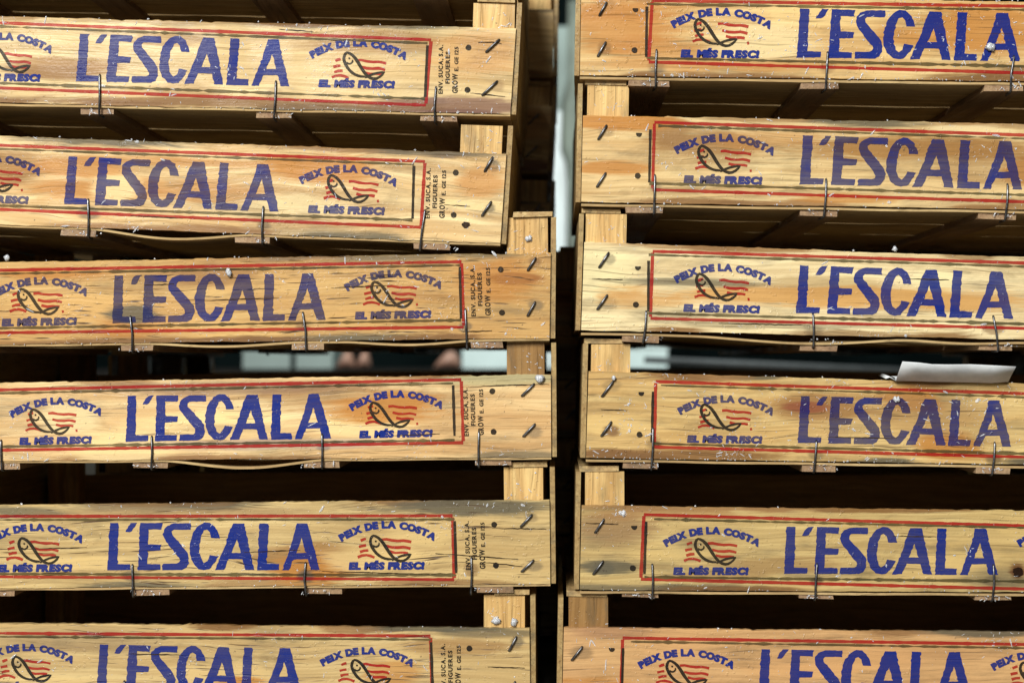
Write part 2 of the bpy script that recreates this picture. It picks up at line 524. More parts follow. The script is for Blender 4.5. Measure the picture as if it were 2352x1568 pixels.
CR['L5'] = dict(cracks=[[(740, 1311), (960, 1317), (1040, 1316)], [(1110, 1290), (1200, 1300)], [(1130, 1212), (1255, 1214)], [(1000, 1270), (1190, 1283)], [(560, 1268), (690, 1262)], [(60, 1260), (200, 1256)]], side=-1, top=((0, 1159), (1262, 1147)), bot=((0, 1350), (1264, 1340)), xe=(1262, 1264), s=0.972,
                big=((246.8, 1309), (734, 1308)), rt=((0, 1185), (1039.5, 1183.7)), rb=((0, 1323.7), (1043, 1330)), kx=(1044, 1048), kd=(9, -12),
                fish=(-30.5, 77), red=(-4, -4), bat=[-20, 335, 729, 1120], wire=[(304.5, 1296, 306, 1364), (702, 1291.5, 703.5, 1364), (1082.6, 1280, 1081.5, 1352)],
                stap=[(1221.5, 1182, 1196.3, 1208), (1225, 1286, 1198, 1311.5)], dots=[(1135, 1204), (1139, 1297.5)], txt=(1074.5, 1196, 1308),
                post=(1155.7, 1246, 1075), ink=(0.9, 0.12, 1.0), cap=(1169, 1256, 1060),
                mat=dict(pale=(0.59, 0.445, 0.20), tan=(0.42, 0.26, 0.09), blotch=0.25, crack=0.95, figure=0.35, cl=24),
                pat=[(1080, 1163, 230, 19, GREY, 0.8), (60, 1176, 120, 14, GREY, 0.6), (350, 1178, 300, 14, (0.3, 0.2, 0.1), 0.4)],
                label='fine grained crate with a grey weathered strip along its upper right edge')
CR['L6'] = dict(cracks=[[(1120, 1530), (1205, 1533)], [(300, 1500), (420, 1503)]], side=-1, top=((0, 1432), (1216, 1442)), bot=((0, 1622), (1218, 1632)), xe=(1216, 1218), s=0.945,
                big=((222, 1584), (692, 1591)), rt=((0, 1453), (988.7, 1459.5)), rb=((0, 1594), (993, 1601)), kx=(990, 994), kd=(11, -14),
                fish=(-27, 77), red=(-4, -2), bat=[290, 690, 1080], wire=[(286, 1563, 287, 1640), (690, 1570, 690, 1645), (1060, 1575, 1060, 1650)],
                stap=[(1185.8, 1462, 1169, 1493), (1183, 1565, 1166, 1596)], dots=[(1078, 1488), (1082, 1582)], txt=(1018.5, 1478, 1590),
                post=(1111, 1206, 1368), ink=(0.85, 0.25, 1.0), cap=(1134, 1216, 1354),
                mat=dict(pale=(0.59, 0.445, 0.205), tan=(0.42, 0.26, 0.095), blotch=0.4, crack=0.65, grey=0.4, cl=24),
                pat=[(1120, 1452, 120, 12, GREY, 0.5), (200, 1470, 200, 30, (0.3, 0.22, 0.12), 0.4)],
                label='bottom crate of the left stack, with dark greyish upper edge')
CR['R1'] = dict(side=1, skew=16, top=((1335, -14), (2352, 4)), bot=((1332, 173), (2352, 187)), xe=(1335, 1332), s=1.04,
                big=((1829, 133), (2342, 141.5)), rt=((1498, 2), (2352, 15)), rb=((1490, 143), (2352, 168)), kx=(1486, 1484), kd=(11, -9),
                fish=(-51.6, 87), red=(1, 3), bat=[1494, 1886, 2309], wire=[(1507.8, 115.5, 1506, 191), (1900.5, 121, 1896, 194), (2328, 129.5, 2320.5, 205)],
                stap=[(1393, 7, 1376.6, 36), (1391, 98, 1373, 129.5)], dots=[(1459.5, 22, 1), (1457.4, 116)],
                post=(1340, 1436, -92), ink=(0.97, 0.10, 0.9), bw=90,
                mat=dict(pale=(0.69, 0.51, 0.235), tan=(0.46, 0.24, 0.065), blotch=0.6, wet=0.5, crack=0.3),
                pat=[(1430, 60, 130, 60, ORANGE, 0.55), (1600, 150, 300, 16, ORANGE, 0.4), (2250, 70, 180, 60, ORANGE, 0.6), (1750, 95, 120, 45, CREAM, 0.6)],
                label='topmost crate of the right stack with the deepest blue lettering')
CR['R2'] = dict(side=1, top=((1339, 265), (2352, 284)), bot=((1335, 464), (2352, 481)), xe=(1339, 1335), s=1.044,
                big=((1835.7, 423.5), (2348, 436)), rt=((1503, 281), (2352, 310.5)), rb=((1499, 436), (2352, 463.7)), kx=(1494, 1491), kd=(14, -14),
                fish=(-50.8, 85), red=(0, 0), bat=[1489, 1891, 2300], wire=[(1504, 402.5, 1502, 478), (1897, 412, 1892, 489), (2313.5, 423.5, 2308, 499)],
                stap=[(1393, 289, 1374, 320), (1391, 398, 1371, 429)], dots=[(1467.6, 308, 1), (1464.8, 404)],
                post=(1351, 1446, 192), ink=(0.74, 0.50, 0.8), cap=(1344, 1440, 177),
                mat=dict(pale=(0.72, 0.57, 0.29), tan=(0.47, 0.25, 0.07), blotch=0.45, grey=0.3, crack=0.2, gs=0.7),
                pat=[(1440, 282, 130, 18, ORANGE, 0.8), (1400, 385, 90, 18, ORANGE, 0.6), (2080, 340, 260, 30, (0.32, 0.17, 0.05), 0.65), (1950, 455, 120, 14, ORANGE, 0.5), (2250, 300, 90, 14, CREAM, 0.7)],
                label='crate with faded violet lettering and a rusty brown stain, in the right stack')
CR['R3'] = dict(cracks=[[(1650, 742), (1860, 747)], [(1360, 640), (1430, 642)], [(2080, 640), (2180, 643)]], side=1, top=((1342, 557), (2340, 589)), bot=((1335, 758), (2340, 779)), xe=(1342, 1335), s=1.0,
                big=((1828, 719), (2327, 732.6)), rt=((1499, 577), (2352, 604)), rb=((1494, 731), (2352, 754)), kx=(1490, 1488.6), kd=(19, -13),
                fish=(-52.6, 86), red=(0, 1), bat=[1487, 1896, 2303], wire=[(1484, 715, 1477, 787), (1867, 721, 1868, 793), (2281, 726, 2292, 802)],
                stap=[(1397.8, 581, 1376, 614), (1394.5, 678, 1371.8, 710)], dots=[(1465, 614, 1), (1460.5, 699.6)],
                post=(1346, 1440, 489), ink=(0.85, 0.26, 0.8), cap=(1336, 1427, 472), sag=[(1620, 2090, 12), (2100, 2352, 4)], gap=10,
                mat=dict(pale=(0.78, 0.66, 0.38), tan=(0.56, 0.36, 0.14), blotch=0.12, grey=0.3, figure=0.2, crack=0.35, soft=0.3),
                pat=[(1950, 683, 560, 26, (0.54, 0.31, 0.105), 0.8), (1480, 690, 120, 18, (0.54, 0.31, 0.105), 0.5), (1600, 648, 170, 12, GREY, 0.55), (1760, 745, 280, 10, GREY, 0.35)],
                label='palest cream crate with a straight tan band along its middle, right stack')
CR['R4'] = dict(cracks=[[(1900, 1003), (2060, 1006)], [(1380, 940), (1440, 942)]], side=1, top=((1352, 853), (2340, 880)), bot=((1346, 1051), (2340, 1066)), xe=(1352, 1346), s=0.98,
                big=((1832, 1017), (2322, 1025.6)), rt=((1506, 876), (2352, 903.5)), rb=((1503, 1026), (2352, 1049)), kx=(1500, 1497), kd=(20, -8),
                fish=(-48, 86.6), red=(0, 3), bat=[1483, 1893, 2291], wire=[(1499.7, 983, 1496, 1073), (1874.6, 1012, 1869, 1082), (2284, 1016, 2277.7, 1088)],
                stap=[(1408, 876, 1382.5, 909.7), (1404, 969, 1381, 1000.4)], dots=[(1473, 902, 1), (1468.8, 997.6)],
                post=(1358.6, 1449, 789), ink=(0.82, 0.52, 0.95), cap=(1342, 1433, 773),
                mat=dict(pale=(0.65, 0.48, 0.205), tan=(0.46, 0.25, 0.07), blotch=0.35, wet=0.5, crack=0.5),
                pat=[(1560, 1045, 260, 15, BROWN, 0.75), (1400, 1040, 60, 12, BROWN, 0.4), (2140, 950, 150, 50, (0.36, 0.22, 0.09), 0.45), (1850, 935, 50, 12, (0.25, 0.06, 0.03), 0.5)],
                label='glistening wet crate on the right with a folded white card on its rim')
CR['R5'] = dict(cracks=[[(1345, 1200), (1420, 1203)], [(2050, 1230), (2150, 1232)]], side=1, top=((1336, 1160), (2352, 1172)), bot=((1331.7, 1353.5), (2352, 1359.5)), xe=(1336, 1331.7), s=0.985,
                big=((1800.8, 1317), (2291.8, 1319.5)), rt=((1479, 1181), (2352, 1206.5)), rb=((1472, 1329), (2352, 1351.7)), kx=(1484, 1480), kd=(13, -9),
                fish=(-29, 81), red=(0, 0), bat=[1471, 1873, 2278], wire=[(1498, 1295, 1498, 1362), (1876, 1294, 1872, 1366), (2281, 1296.4, 2278.5, 1366)],
                stap=[(1386.7, 1192.5, 1366.8, 1222), (1385, 1288, 1362.6, 1317.4)], dots=[(1457, 1209, 1), (1453.6, 1304)],
                post=(1344, 1434, 1084), ink=(0.90, 0.2, 0.8), cap=(1331, 1421, 1069), thinbat=1,
                mat=dict(pale=(0.57, 0.43, 0.18), tan=(0.40, 0.25, 0.085), blotch=0.5, grey=0.4, figure=0.25, crack=0.25, gs=0.8),
                pat=[(1400, 1215, 110, 45, (0.30, 0.19, 0.09), 0.6), (1400, 1300, 80, 18, GREY, 0.75), (1520, 1180, 200, 16, (0.36, 0.2, 0.08), 0.45), (2300, 1330, 90, 30, GREY, 0.4), (2338, 1313, 21, 21, (0.13, 0.055, 0.02), 0.95)],
                label='crate with a round dark knot beside its last letter, right stack')
CR['R6'] = dict(side=1, top=((1295, 1440), (2352, 1452)), bot=((1291, 1632), (2352, 1642)), xe=(1295, 1291), s=0.98,
                big=((1742, 1598), (2232, 1603)), rt=((1430, 1464), (2352, 1478.7)), rb=((1426, 1609), (2352, 1622)), kx=(1431, 1428), kd=(20, -12),
                fish=(-36, 81), red=(-6, 0), bat=[1430, 1840, 2240], wire=[(1450, 1572, 1450, 1650), (1840, 1578, 1840, 1655), (2240, 1580, 2240, 1660)],
                stap=[(1337, 1484.7, 1313, 1514.5), (1330, 1585, 1310, 1612)], dots=[(1405, 1489, 1), (1402, 1585)],
                post=(1306, 1398, 1372), ink=(0.85, 0.14, 1.0), cap=(1302, 1396, 1359),
                mat=dict(pale=(0.58, 0.355, 0.155), tan=(0.47, 0.25, 0.10), blotch=0.3, figure=0.3, grey=0.2, crack=0.3),
                pat=[(1420, 1450, 110, 20, (0.33, 0.18, 0.1), 0.4)],
                label='pinkish orange crate at the bottom of the right stack')

BLUE, RED, BLACK = (0.003, 0.019, 0.185), (0.31, 0.008, 0.010), (0.014, 0.012, 0.010)
OUT_WOOD = {}


def shared_wood(key, **kw):
    if key not in OUT_WOOD:
        OUT_WOOD[key] = wood(key, sum(map(ord, key)), **kw)
    return OUT_WOOD[key]


BUILT = {}
KR = dict(L1=(11.5, 15), L2=(9, 16), L3=(11, 16), L4=(8, 6), L5=(7, 10), L6=(8, 12),
          R1=(9.5, 16), R2=(15, 16), R3=(12, 10), R4=(8, 8), R5=(5, 19), R6=(10, 15))
ORDER = ['L0', 'L1', 'L2', 'L3', 'L4', 'L5', 'L6', 'R1', 'R2', 'R3', 'R4', 'R5', 'R6']


def make_crate(key):
    c = CR[key]
    skew = c.get('skew', 0) * S
    rnd = random.Random(key)
    sd = c['side']
    b0, b1 = at(*c['bot'][0]), at(*c['bot'][1])
    tilt = -math.atan2(b1.z - b0.z, b1.x - b0.x)           # positive: the right end hangs lower
    ct, st = math.cos(tilt), math.sin(tilt)
    O = b1.copy() if sd < 0 else b0.copy()
    # the bottom corner of the end in view
    O = at(c['xe'][1], c['bot'][1][1] if sd < 0 else c['bot'][0][1])

    def loc(px, py):
        p = at(px, py) - O
        return (ct * p.x - st * p.z, st * p.x + ct * p.z)

    L = 0.50 * c['s']
    gap = c.get('gap', 5 if sd < 0 else 8) * S
    fz1, fz0 = -0.6 * S - gap + 5 * S, -gap - 0.6 * S      # floorboard top and underside
    bz0 = fz0 - (14 if not c.get('thinbat') else 9) * S
    base = bz0
    cx = sd * L / 2
    root = empty('fish_crate', (O.x + ct * cx + st * base, O.y, O.z - st * cx + ct * base))
    root.rotation_euler = (0, tilt, 0)
    tag(root, c['label'], 'crate', 'stacked wooden fish crates')
    sh = (cx, 0, base)

    (tx0, tz0), (tx1, tz1) = loc(*c['top'][0]), loc(*c['top'][1])
    xt_end = loc(c['xe'][0], c['top'][1][1] if sd < 0 else c['top'][0][1])[0]
    ztop = lambda x: tz0 + (tz1 - tz0) * (x - tx0) / (tx1 - tx0)
    far = sd * L

    # ---- materials of the front
    mk = dict(c['mat'])
    pats = [(*loc(p[0], p[1]), p[2] * S, p[3] * S, p[4], p[5]) for p in c.get('pat', [])]
    pats = [(a - sh[0], b - sh[2], rx, rz, pc, ps) for a, b, rx, rz, pc, ps in pats]
    sdn = sum(map(ord, key)) * 7
    prn = random.Random(key + 'dirt')
    rp = []
    pl_ = mk.get('pale', PALE)
    lite = tuple(min(0.85, q * 1.14) for q in pl_)
    for q in range(8):
        xx = far * prn.uniform(0.02, 0.8)
        edge = ztop(xx) if q % 2 else 0.0
        rp.append((xx - sh[0], edge - sh[2], prn.uniform(0.02, 0.075), prn.uniform(0.003, 0.0065), prn.choice((BROWN, BROWN, GREY, (0.30, 0.17, 0.07))), prn.uniform(0.45, 0.85)))
    for q in range(6):
        xx = far * prn.uniform(0.0, 0.82)
        zz = ztop(xx) * prn.uniform(0.15, 0.85)
        rp.append((xx - sh[0], zz - sh[2], prn.uniform(0.015, 0.06), prn.uniform(0.004, 0.013), prn.choice((ORANGE, lite, (0.33, 0.19, 0.07)) if key not in ('R3', 'R5') else (lite, lite, (0.36, 0.24, 0.10))), prn.uniform(0.35, 0.7)))
    for (qx, qy, ex, ey) in c.get('stap', []) + c['wire']:
        if prn.random() < 0.75:
            (ux, uz) = loc(qx + prn.uniform(-3, 3), (qy + ey) / 2 + prn.uniform(-10, 4))
            rp.append((ux - sh[0], uz - sh[2], prn.uniform(12, 26) * S, prn.uniform(9, 17) * S, prn.choice(((0.12, 0.085, 0.05), (0.17, 0.085, 0.035), (0.10, 0.09, 0.07))), prn.uniform(0.25, 0.6)))
    pats = rp + pats
    ms = [wood('printed_board_wood', sdn, patches=pats, **mk)]
    if 'big' in c:
        st_, wr, kk = c['ink']
        kk = 0.6 + 0.4 * kk
        ms.append(inked(ms[0], 'blue_ink_on_wood', BLUE, min(1.0, st_ + 0.10), wr))
        ms.append(inked(ms[0], 'red_ink_on_wood', RED, 0.86, 0.25))
        ms.append(inked(ms[0], 'black_ink_on_wood', BLACK, kk, 0.12))
        ms.append(inked(ms[0], 'faint_ink_on_wood', (0.06, 0.055, 0.025), 0.80, 0.5))
        ms.append(inked(ms[0], 'knot_wood', (0.016, 0.007, 0.004), 1.0, 0.15))

    # ---- front board: ragged sawn top, flat back, one mesh with its print
    mb = MB()
    N = 170
    prof = []
    jt = jb = 0.0
    for i in range(N + 1):
        t = i / N
        jt = jt * 0.6 + rnd.gauss(0, 0.00014)
        jb = jb * 0.8 + rnd.gauss(0, 0.00012)
        if rnd.random() < 0.035:
            jt += rnd.choice((-1, 1)) * rnd.uniform(0.0003, 0.0009)
        xb = t * far
        xt = xt_end * (1 - t) + far * t
        zt = ztop(xt) + jt + 0.0003 * math.sin(xt * 13 + sdn)
        prof.append([(xb, 0, jb), (xt, 0, zt - 0.0007), (xt, 0.0009, zt + rnd.uniform(-1, 1) * 0.00012), (xt, T_BOARD, zt - 0.0002 + rnd.uniform(-1, 1) * 0.0002), (xb, T_BOARD, jb)])
    v = [p for r in prof for p in r]
    f = []
    for i in range(N):
        a, b = i * 5, (i + 1) * 5
        for k in range(5):
            q = (a + k, b + k, b + (k + 1) % 5, a + (k + 1) % 5)
            f.append(q if sd > 0 else q[::-1])
    e0, e1 = tuple(range(5)), tuple(N * 5 + k for k in range(5))
    f += [e0 if sd > 0 else e0[::-1], e1[::-1] if sd > 0 else e1]
    mb.add(v, f, 0)

    if 'big' in c:
        (x0, z0), (x1, z1) = loc(*c['big'][0]), loc(*c['big'][1])
        pt = -math.atan2(z1 - z0, x1 - x0) - 0.0044
        k = math.hypot(x1 - x0, z1 - z0) / S / 498.0
        pr = Printer(mb, (x0, z0), pt, k, rnd)
        for g in BIG:
            pr.poly(g, Y_BLUE, 1, 0.45)

        def logo(dx, dz):
            fx, fz = c['fish']
            fx, fz = fx / k + 29.8, fz / k - 82.3
            rx, rz = c['red']
            arc, wd = line_of_text('PEIX DE LA COSTA', 15.0, 0.10, 0.05, 1.10, 0.40)
            Rr = 205.0
            span = 1.10
            yc = 95.5 - Rr

            def pl(a, b, xx, ww):
                th = ((xx + ww / 2) / wd - 0.5) * span
                q = a - ww / 2
                rad = Rr + b
                return (dx + 2.5 + math.sin(th) * rad + q * math.cos(th), dz + yc + math.cos(th) * rad - q * math.sin(th))
            SH = ((0, 0), (-1.15, 0.3), (1.15, -0.3), (0.0, 0.7), (0, -0.6))
            for q_, (sx, sz) in enumerate(SH):
                pr.glyphs(arc, lambda a, b, xx, ww: tuple(m_ + n_ for m_, n_ in zip(pl(a, b, xx, ww), (sx, sz))), Y_BLUE - q_ * 0.000012, 1)
            tx, wd2 = line_of_text('EL MÉS FRESC!', 15.0, 0.06, 0.055, 1.0, 0.34)
            kq = 174.0 / wd2
            for q_, (sx, sz) in enumerate(SH):
                pr.glyphs(tx, lambda a, b, xx, ww: (dx - 88 + (a + xx) * kq + b * 0.12 + sx, dz + b + sz), Y_BLUE - q_ * 0.000012, 1)
            for wv in WAVES + ([TAILDOT] if c['fish'][0] < -35 else []):
                pr.ribbon(smooth_line([(dx + rx + a, dz + rz + b) for a, b in wv], 8), 6.0, Y_RED, 2, 0.3)
            for pts, wds, yy in FISH:
                pr.ribbon([(dx + fx + a, dz + fz + b) for a, b in pts], [q * 1.15 for q in wds], -yy, 3, 0.15)
            ex, ez = dx + fx + EYE[0], dz + fz + EYE[1]
            pr.poly([[(ex + 2.3 * math.cos(q), ez + 2.3 * math.sin(q)) for q in [j * math.pi / 5 for j in range(10)]]], -0.00031, 3, 0.1)
        logo(-171, -1)
        logo(655, -1)

        # ---- frame lines: red rule outside, black rule of the second plate
        pb = Printer(mb, (0, 0), 0, 1.0, rnd)
        pxl = lambda x, y: tuple(q / S for q in loc(x, y))
        (ra, rb_) = c['rt']
        (rc, rd) = c['rb']
        bl = 1130 * c['s'] * 1.01      # length of the printed frame
        if sd > 0:
            TL, BL_ = pxl(*ra), pxl(*rc)
            tdir, bdir = pxl(*rb_), pxl(*rd)
        else:
            TL, BL_ = pxl(*rb_), pxl(*rd)
            tdir, bdir = pxl(*ra), pxl(*rc)

        def ext(p, q, l):
            ll = math.hypot(q[0] - p[0], q[1] - p[1])
            return (p[0] + (q[0] - p[0]) / ll * l, p[1] + (q[1] - p[1]) / ll * l)
        TF, BF = ext(TL, tdir, bl), ext(BL_, bdir, bl)
        rw = 7.0
        pb.ribbon(smooth_line([TL, TF]), rw, Y_RED, 2, 0.35)
        pb.ribbon(smooth_line([BL_, BF]), rw, Y_RED, 2, 0.35)
        up = 1 if TL[1] > BL_[1] else -1
        pb.ribbon(smooth_line([(TL[0], TL[1] - rw / 2 - 0.05), (BL_[0], BL_[1] + rw / 2 + 0.05)], 9), rw + 0.6, Y_RED, 2, 0.3)
        pb.ribbon(smooth_line([(TF[0], TF[1] - rw / 2 - 0.05), (BF[0], BF[1] + rw / 2 + 0.05)], 9), rw, Y_RED, 2, 0.3)
        kd0, kd1 = c['kd']
        dk0 = c['kx'][0] - (c['rt'][1][0] if sd < 0 else c['rt'][0][0])
        dk1 = c['kx'][1] - (c['rb'][1][0] if sd < 0 else c['rb'][0][0])
        kTL, kBL = (TL[0] + dk0, TL[1] - kd0), (BL_[0] + dk1, BL_[1] - kd1)
        kTF, kBF = (TF[0] + dk0, TF[1] - kd0), (BF[0] + dk1, BF[1] - kd1)
        ins = sd * 18 if key in ('R5', 'R6', 'R2', 'R4') else 0
        kr0, kr1 = KR[key]
        if sd < 0:
            kr0, kr1 = kr1, kr0      # measured left, right
        tt = (10, 3) if key == 'R5' else (8, 8)
        grow = bl / 990.0
        pb.ribbon(smooth_line([(kTL[0] + ins, TL[1] - tt[0]), (kTF[0], TF[1] - tt[1])]), 4.6, Y_BLACK, 4, 0.8)
        pb.ribbon(smooth_line([(kBL[0], BL_[1] + kr0), (kBF[0], BF[1] + kr0 + (kr1 - kr0) * grow)]), 5.4, Y_BLACK, 4, 0.8)
        pb.ribbon(smooth_line([(kTL[0], kTL[1] - 3), (kBL[0], kBL[1] + 3)], 9), 6.2, Y_BLACK - 0.00004, 3, 0.3)
        # ---- dots of the register marks
        for d in c['dots']:
            x, z = pxl(d[0], d[1])
            ring = [(x + 6.8 * math.cos(q), z + 6.8 * math.sin(q)) for q in [j * math.pi / 9 for j in range(18)]]
            if len(d) > 2:
                ring = [(a, min(b, z + 2.5)) for a, b in ring if b < z + 3.0]
            pb.poly([ring], Y_BLACK, 3, 0.2)
        # ---- small rotated maker's text
        if 'txt' in c:
            xx0, yt, yb = c['txt']
            x, zb = pxl(xx0, yb)
            ln = yb - yt
            for i, (s_, off, h, l0, frac) in enumerate((('ENV. SUCA, S.A.', 5.5, 9.5, 0.0, 1.0), ('FIGUERES', 21, 9.5, 0.21, 0.66), ('GROW', 40, 12.0, 0.02, 0.40), ('E. GE 125', 40, 8.5, 0.47, 0.50))):
                items, wd = line_of_text(s_, h, 0.10, 0.038, 1.0, 0.30)
                q = ln * frac / wd
                pb.glyphs(items, lambda a, b, xi, ww, off=off, q=q, l0=l0: (x + off - b - 0.02 * (a + xi), zb + ln * l0 + (a + xi) * q), Y_BLACK, 3)
        if key == 'R5':
            x, z = pxl(2338, 1313)
            for rr, mi, yy in ((12, 5, Y_BLACK),):
                pb.poly([[(x + rr * math.cos(q), z + rr * 0.95 * math.sin(q)) for q in [j * math.pi / 10 for j in range(20)]]], yy, mi, 0.8)
        for line in c.get('cracks', []):
            pts = smooth_line([pxl(*p) for p in line], 7)
            n_ = len(pts)
            pb.ribbon([(a, b + rnd.gauss(0, 0.35)) for a, b in pts], [0.5 + 1.7 * math.sin(math.pi * (q + 0.3) / n_) for q in range(n_)], Y_BLACK - 0.00012, 5, 0.2)
        if key == 'L2':
            x, z = pxl(1070, 517)
            pb.poly([[(x + 9.5 * math.cos(q), z + 8 * math.sin(q)) for q in [j * math.pi / 8 for j in range(16)]]], Y_BLACK, 5, 0.9)
    mb.build('front_board', ms, root, sh)

    # ---- back board
    bw = shared_wood('crate_side_wood', pale=(0.40, 0.27, 0.12), tan=(0.27, 0.15, 0.055), wet=0.1)
    mb = MB()
    hb = ztop(0)
    mb.box(min(0, far), max(0, far), W_CRATE - T_BOARD, W_CRATE, 0, hb + 0.0005, 0, 0.0004, rnd)
    mb.build('back_board', bw, root, sh)

    # ---- posts
    pxa, pxb, pyt = c['post']
    pa, ptz = loc(pxa, pyt)
    pb_ = loc(pxb, pyt)[0]
    xa, xb = sorted((pa, pb_))
    near = (xa, xb)
    fa = sorted((far - sd * abs(near[0] if sd > 0 else near[1]) , far - sd * abs(near[1] if sd > 0 else near[0])))
    wp = near[1] - near[0]
    ins = max(abs(near[0]) if sd > 0 else abs(near[1]), 3 * S)
    fx0 = far - sd * ins
    fxr = sorted((fx0, fx0 - sd * wp))
    # height of the hidden end: up to the floor of the crate above
    zfar = ptz
    i = ORDER.index(key)
    if i > 0 and ORDER[i - 1][0] == key[0]:
        U = BUILT[ORDER[i - 1]]
        wx = O.x + ct * far
        ulx = (wx - U['O'].x) / U['ct']
        uz = U['O'].z - U['st'] * ulx + U['ct'] * U['fz0']
        zfar = (uz - (O.z - st * far)) / ct - 15 * S
        zfar = min(max(zfar, hb + 20 * S), hb + 110 * S)
    pw = shared_wood('post_wood_' + 'abc'[rnd.randrange(3)], pale=(0.70, 0.50, 0.21), tan=(0.45, 0.225, 0.06), axis='z', figure=0.8, blotch=0.4, grey=0.35, wet=0.4)
    if key in ('L4', 'R6'):
        pw = shared_wood('aged_post_wood', pale=(0.36, 0.21, 0.075), tan=(0.2, 0.10, 0.03), axis='z', figure=0.6, blotch=0.5, grey=0.5)
    for (q0, q1), zt in ((near, ptz), (fxr, zfar)):
        for (y0, y1) in ((T_BOARD + 0.0003, T_BOARD + 0.0203), (W_CRATE - T_BOARD - 0.0203, W_CRATE - T_BOARD - 0.0003)):
            mb = MB()
            dq = skew if (q0, q1) == near and y0 > 0.1 else 0
            mb.box(q0 + dq, q1 + dq, y0, y1, 0.0002, zt, 0, 0.0004, rnd)
            mb.build('corner_post', pw, root, sh)

    # ---- thin end boards outside the posts, and the strip laid over the post tops
    ew = shared_wood('end_board_wood', pale=(0.40, 0.29, 0.125), tan=(0.27, 0.155, 0.055), axis='y', blotch=0.4, grey=0.45, wet=0.1)
    cw = shared_wood('top_strip_wood', pale=(0.52, 0.38, 0.17), tan=(0.36, 0.21, 0.08), axis='y', blotch=0.4, grey=0.4, wet=0.3)
    for end in (0, 1):
        zt = (ptz if end == 0 else zfar)
        xo = 0 if end == 0 else far
        sgn = -sd if end == 0 else sd
        mb = MB()
        n = 16
        vv, ff = [], []
        x_in, x_out = xo + sgn * 1.5 * S, xo + sgn * 13 * S
        lean = (xt_end if end == 0 else 0)
        ys = [0.0022 + (W_CRATE - 0.004) * j / n for j in range(n + 1)]
        for j, y in enumerate(ys):
            jz = rnd.uniform(-1, 1) * 0.0005
            for (xq, zq) in ((x_in, 0.0), (x_out, 0.0), (x_out, zt + jz), (x_in, zt + jz)):
                vv.append((xq + (skew * y / W_CRATE if end == 0 else 0) + lean * min(1, zq / hb) + rnd.uniform(-1, 1) * 0.0002, y, zq))
        for j in range(n):
            for k in range(4):
                a, b = j * 4, (j + 1) * 4
                ff.append((a + k, a + (k + 1) % 4, b + (k + 1) % 4, b + k))
        ff += [(3, 2, 1, 0), tuple(n * 4 + k for k in range(4))]
        mb.add(vv, ff, 0)
        mb.build('end_board', ew, root, sh)
        if key == 'L2' and end == 0:
            continue
        if end == 0 and 'cap' in c:
            a, zc = loc(c['cap'][0], c['cap'][2])
            b = loc(c['cap'][1], c['cap'][2])[0]
            q0, q1 = sorted((a, b))
        else:
            q0, q1 = sorted((xo + sgn * 4 * S, xo - sgn * 84 * S))
        mb = MB()
        mb.box(q0, q1, 0.0042 + rnd.uniform(0, 0.002), W_CRATE - 0.004, zt + 0.0003, zt + 13 * S, 0, 0.0004, rnd)
        mb.build('top_strip', cw, root, sh)

    # ---- floor of three thin boards, sagging between the battens
    fw = shared_wood('floor_wood', pale=(0.55, 0.41, 0.20), tan=(0.36, 0.22, 0.09), blotch=0.5, grey=0.3, wet=0.0, rough=0.9)
    sag = [(loc(a, 0)[0], loc(b, 0)[0], d * S) for a, b, d in c.get('sag', [])]
    for j in range(3):
        y0 = 0.0008 + j * 0.1005
        y1 = y0 + 0.0968
        mb = MB()
        n = 90
        vv, ff = [], []
        ph = rnd.uniform(0, 6)
        for q in range(n + 1):
            x = far * q / n
            dz = 0.00035 * math.sin(x * 60 + ph) * (1 if j else 0.5)
            for (a, b, d) in sag:
                lo, hi = min(a, b), max(a, b)
                if lo < x < hi:
                    dz -= d * math.sin(math.pi * (x - lo) / (hi - lo)) ** 1.4 * (1 if j == 0 else 0.5)
            e = rnd.uniform(-1, 1) * 0.0004
            vv += [(x, y0 + e, fz0 + dz), (x, y1, fz0 + dz), (x, y1, fz1 + dz), (x, y0 + e, fz1 + dz)]
        for q in range(n):
            for k in range(4):
                a, b = q * 4, (q + 1) * 4
                t = (a + k, b + k, b + (k + 1) % 4, a + (k + 1) % 4)
                ff.append(t[::-1] if sd > 0 else t)
        ff += [(0, 1, 2, 3) if sd < 0 else (3, 2, 1, 0), tuple(n * 4 + k for k in ((3, 2, 1, 0) if sd < 0 else (0, 1, 2, 3)))]
        mb.add(vv, ff, 0)
        mb.build('floor_board', fw, root, sh)

    # ---- battens under the floor
    tw = shared_wood('batten_wood', pale=(0.36, 0.24, 0.13), tan=(0.22, 0.12, 0.07), axis='y', blotch=0.5, grey=0.4, wet=0.2, rough=0.6)
    bats = [loc(p, 0)[0] for p in c['bat']]
    fb = far - sd * 155 * S
    if all(abs(fb - q) > 90 * S for q in bats) and abs(fb) > max(abs(q) for q in bats):
        if abs(fb) - max(abs(q) for q in bats) > 500 * S:
            bats.append((fb + max(bats, key=abs)) / 2)
        bats.append(fb)
    wb = c.get('bw', 80) * S
    for bx in bats:
        drop = 0.0
        for (a, b, d) in sag:
            lo, hi = min(a, b), max(a, b)
            if lo < bx < hi:
                drop = d * math.sin(math.pi * (bx - lo) / (hi - lo)) ** 1.4
        mb = MB()
        wj = wb * rnd.uniform(0.92, 1.08)
        y0 = 0.0015 + rnd.uniform(-0.001, 0.0015)
        mb.box(bx - wj / 2, bx + wj / 2, y0, W_CRATE - 0.003, bz0 - drop, fz0 - 0.0001 - drop, 0, 0.0005, rnd)
        mb.build('batten', tw, root, sh)

    # ---- bent wire staples
    r = 0.00084
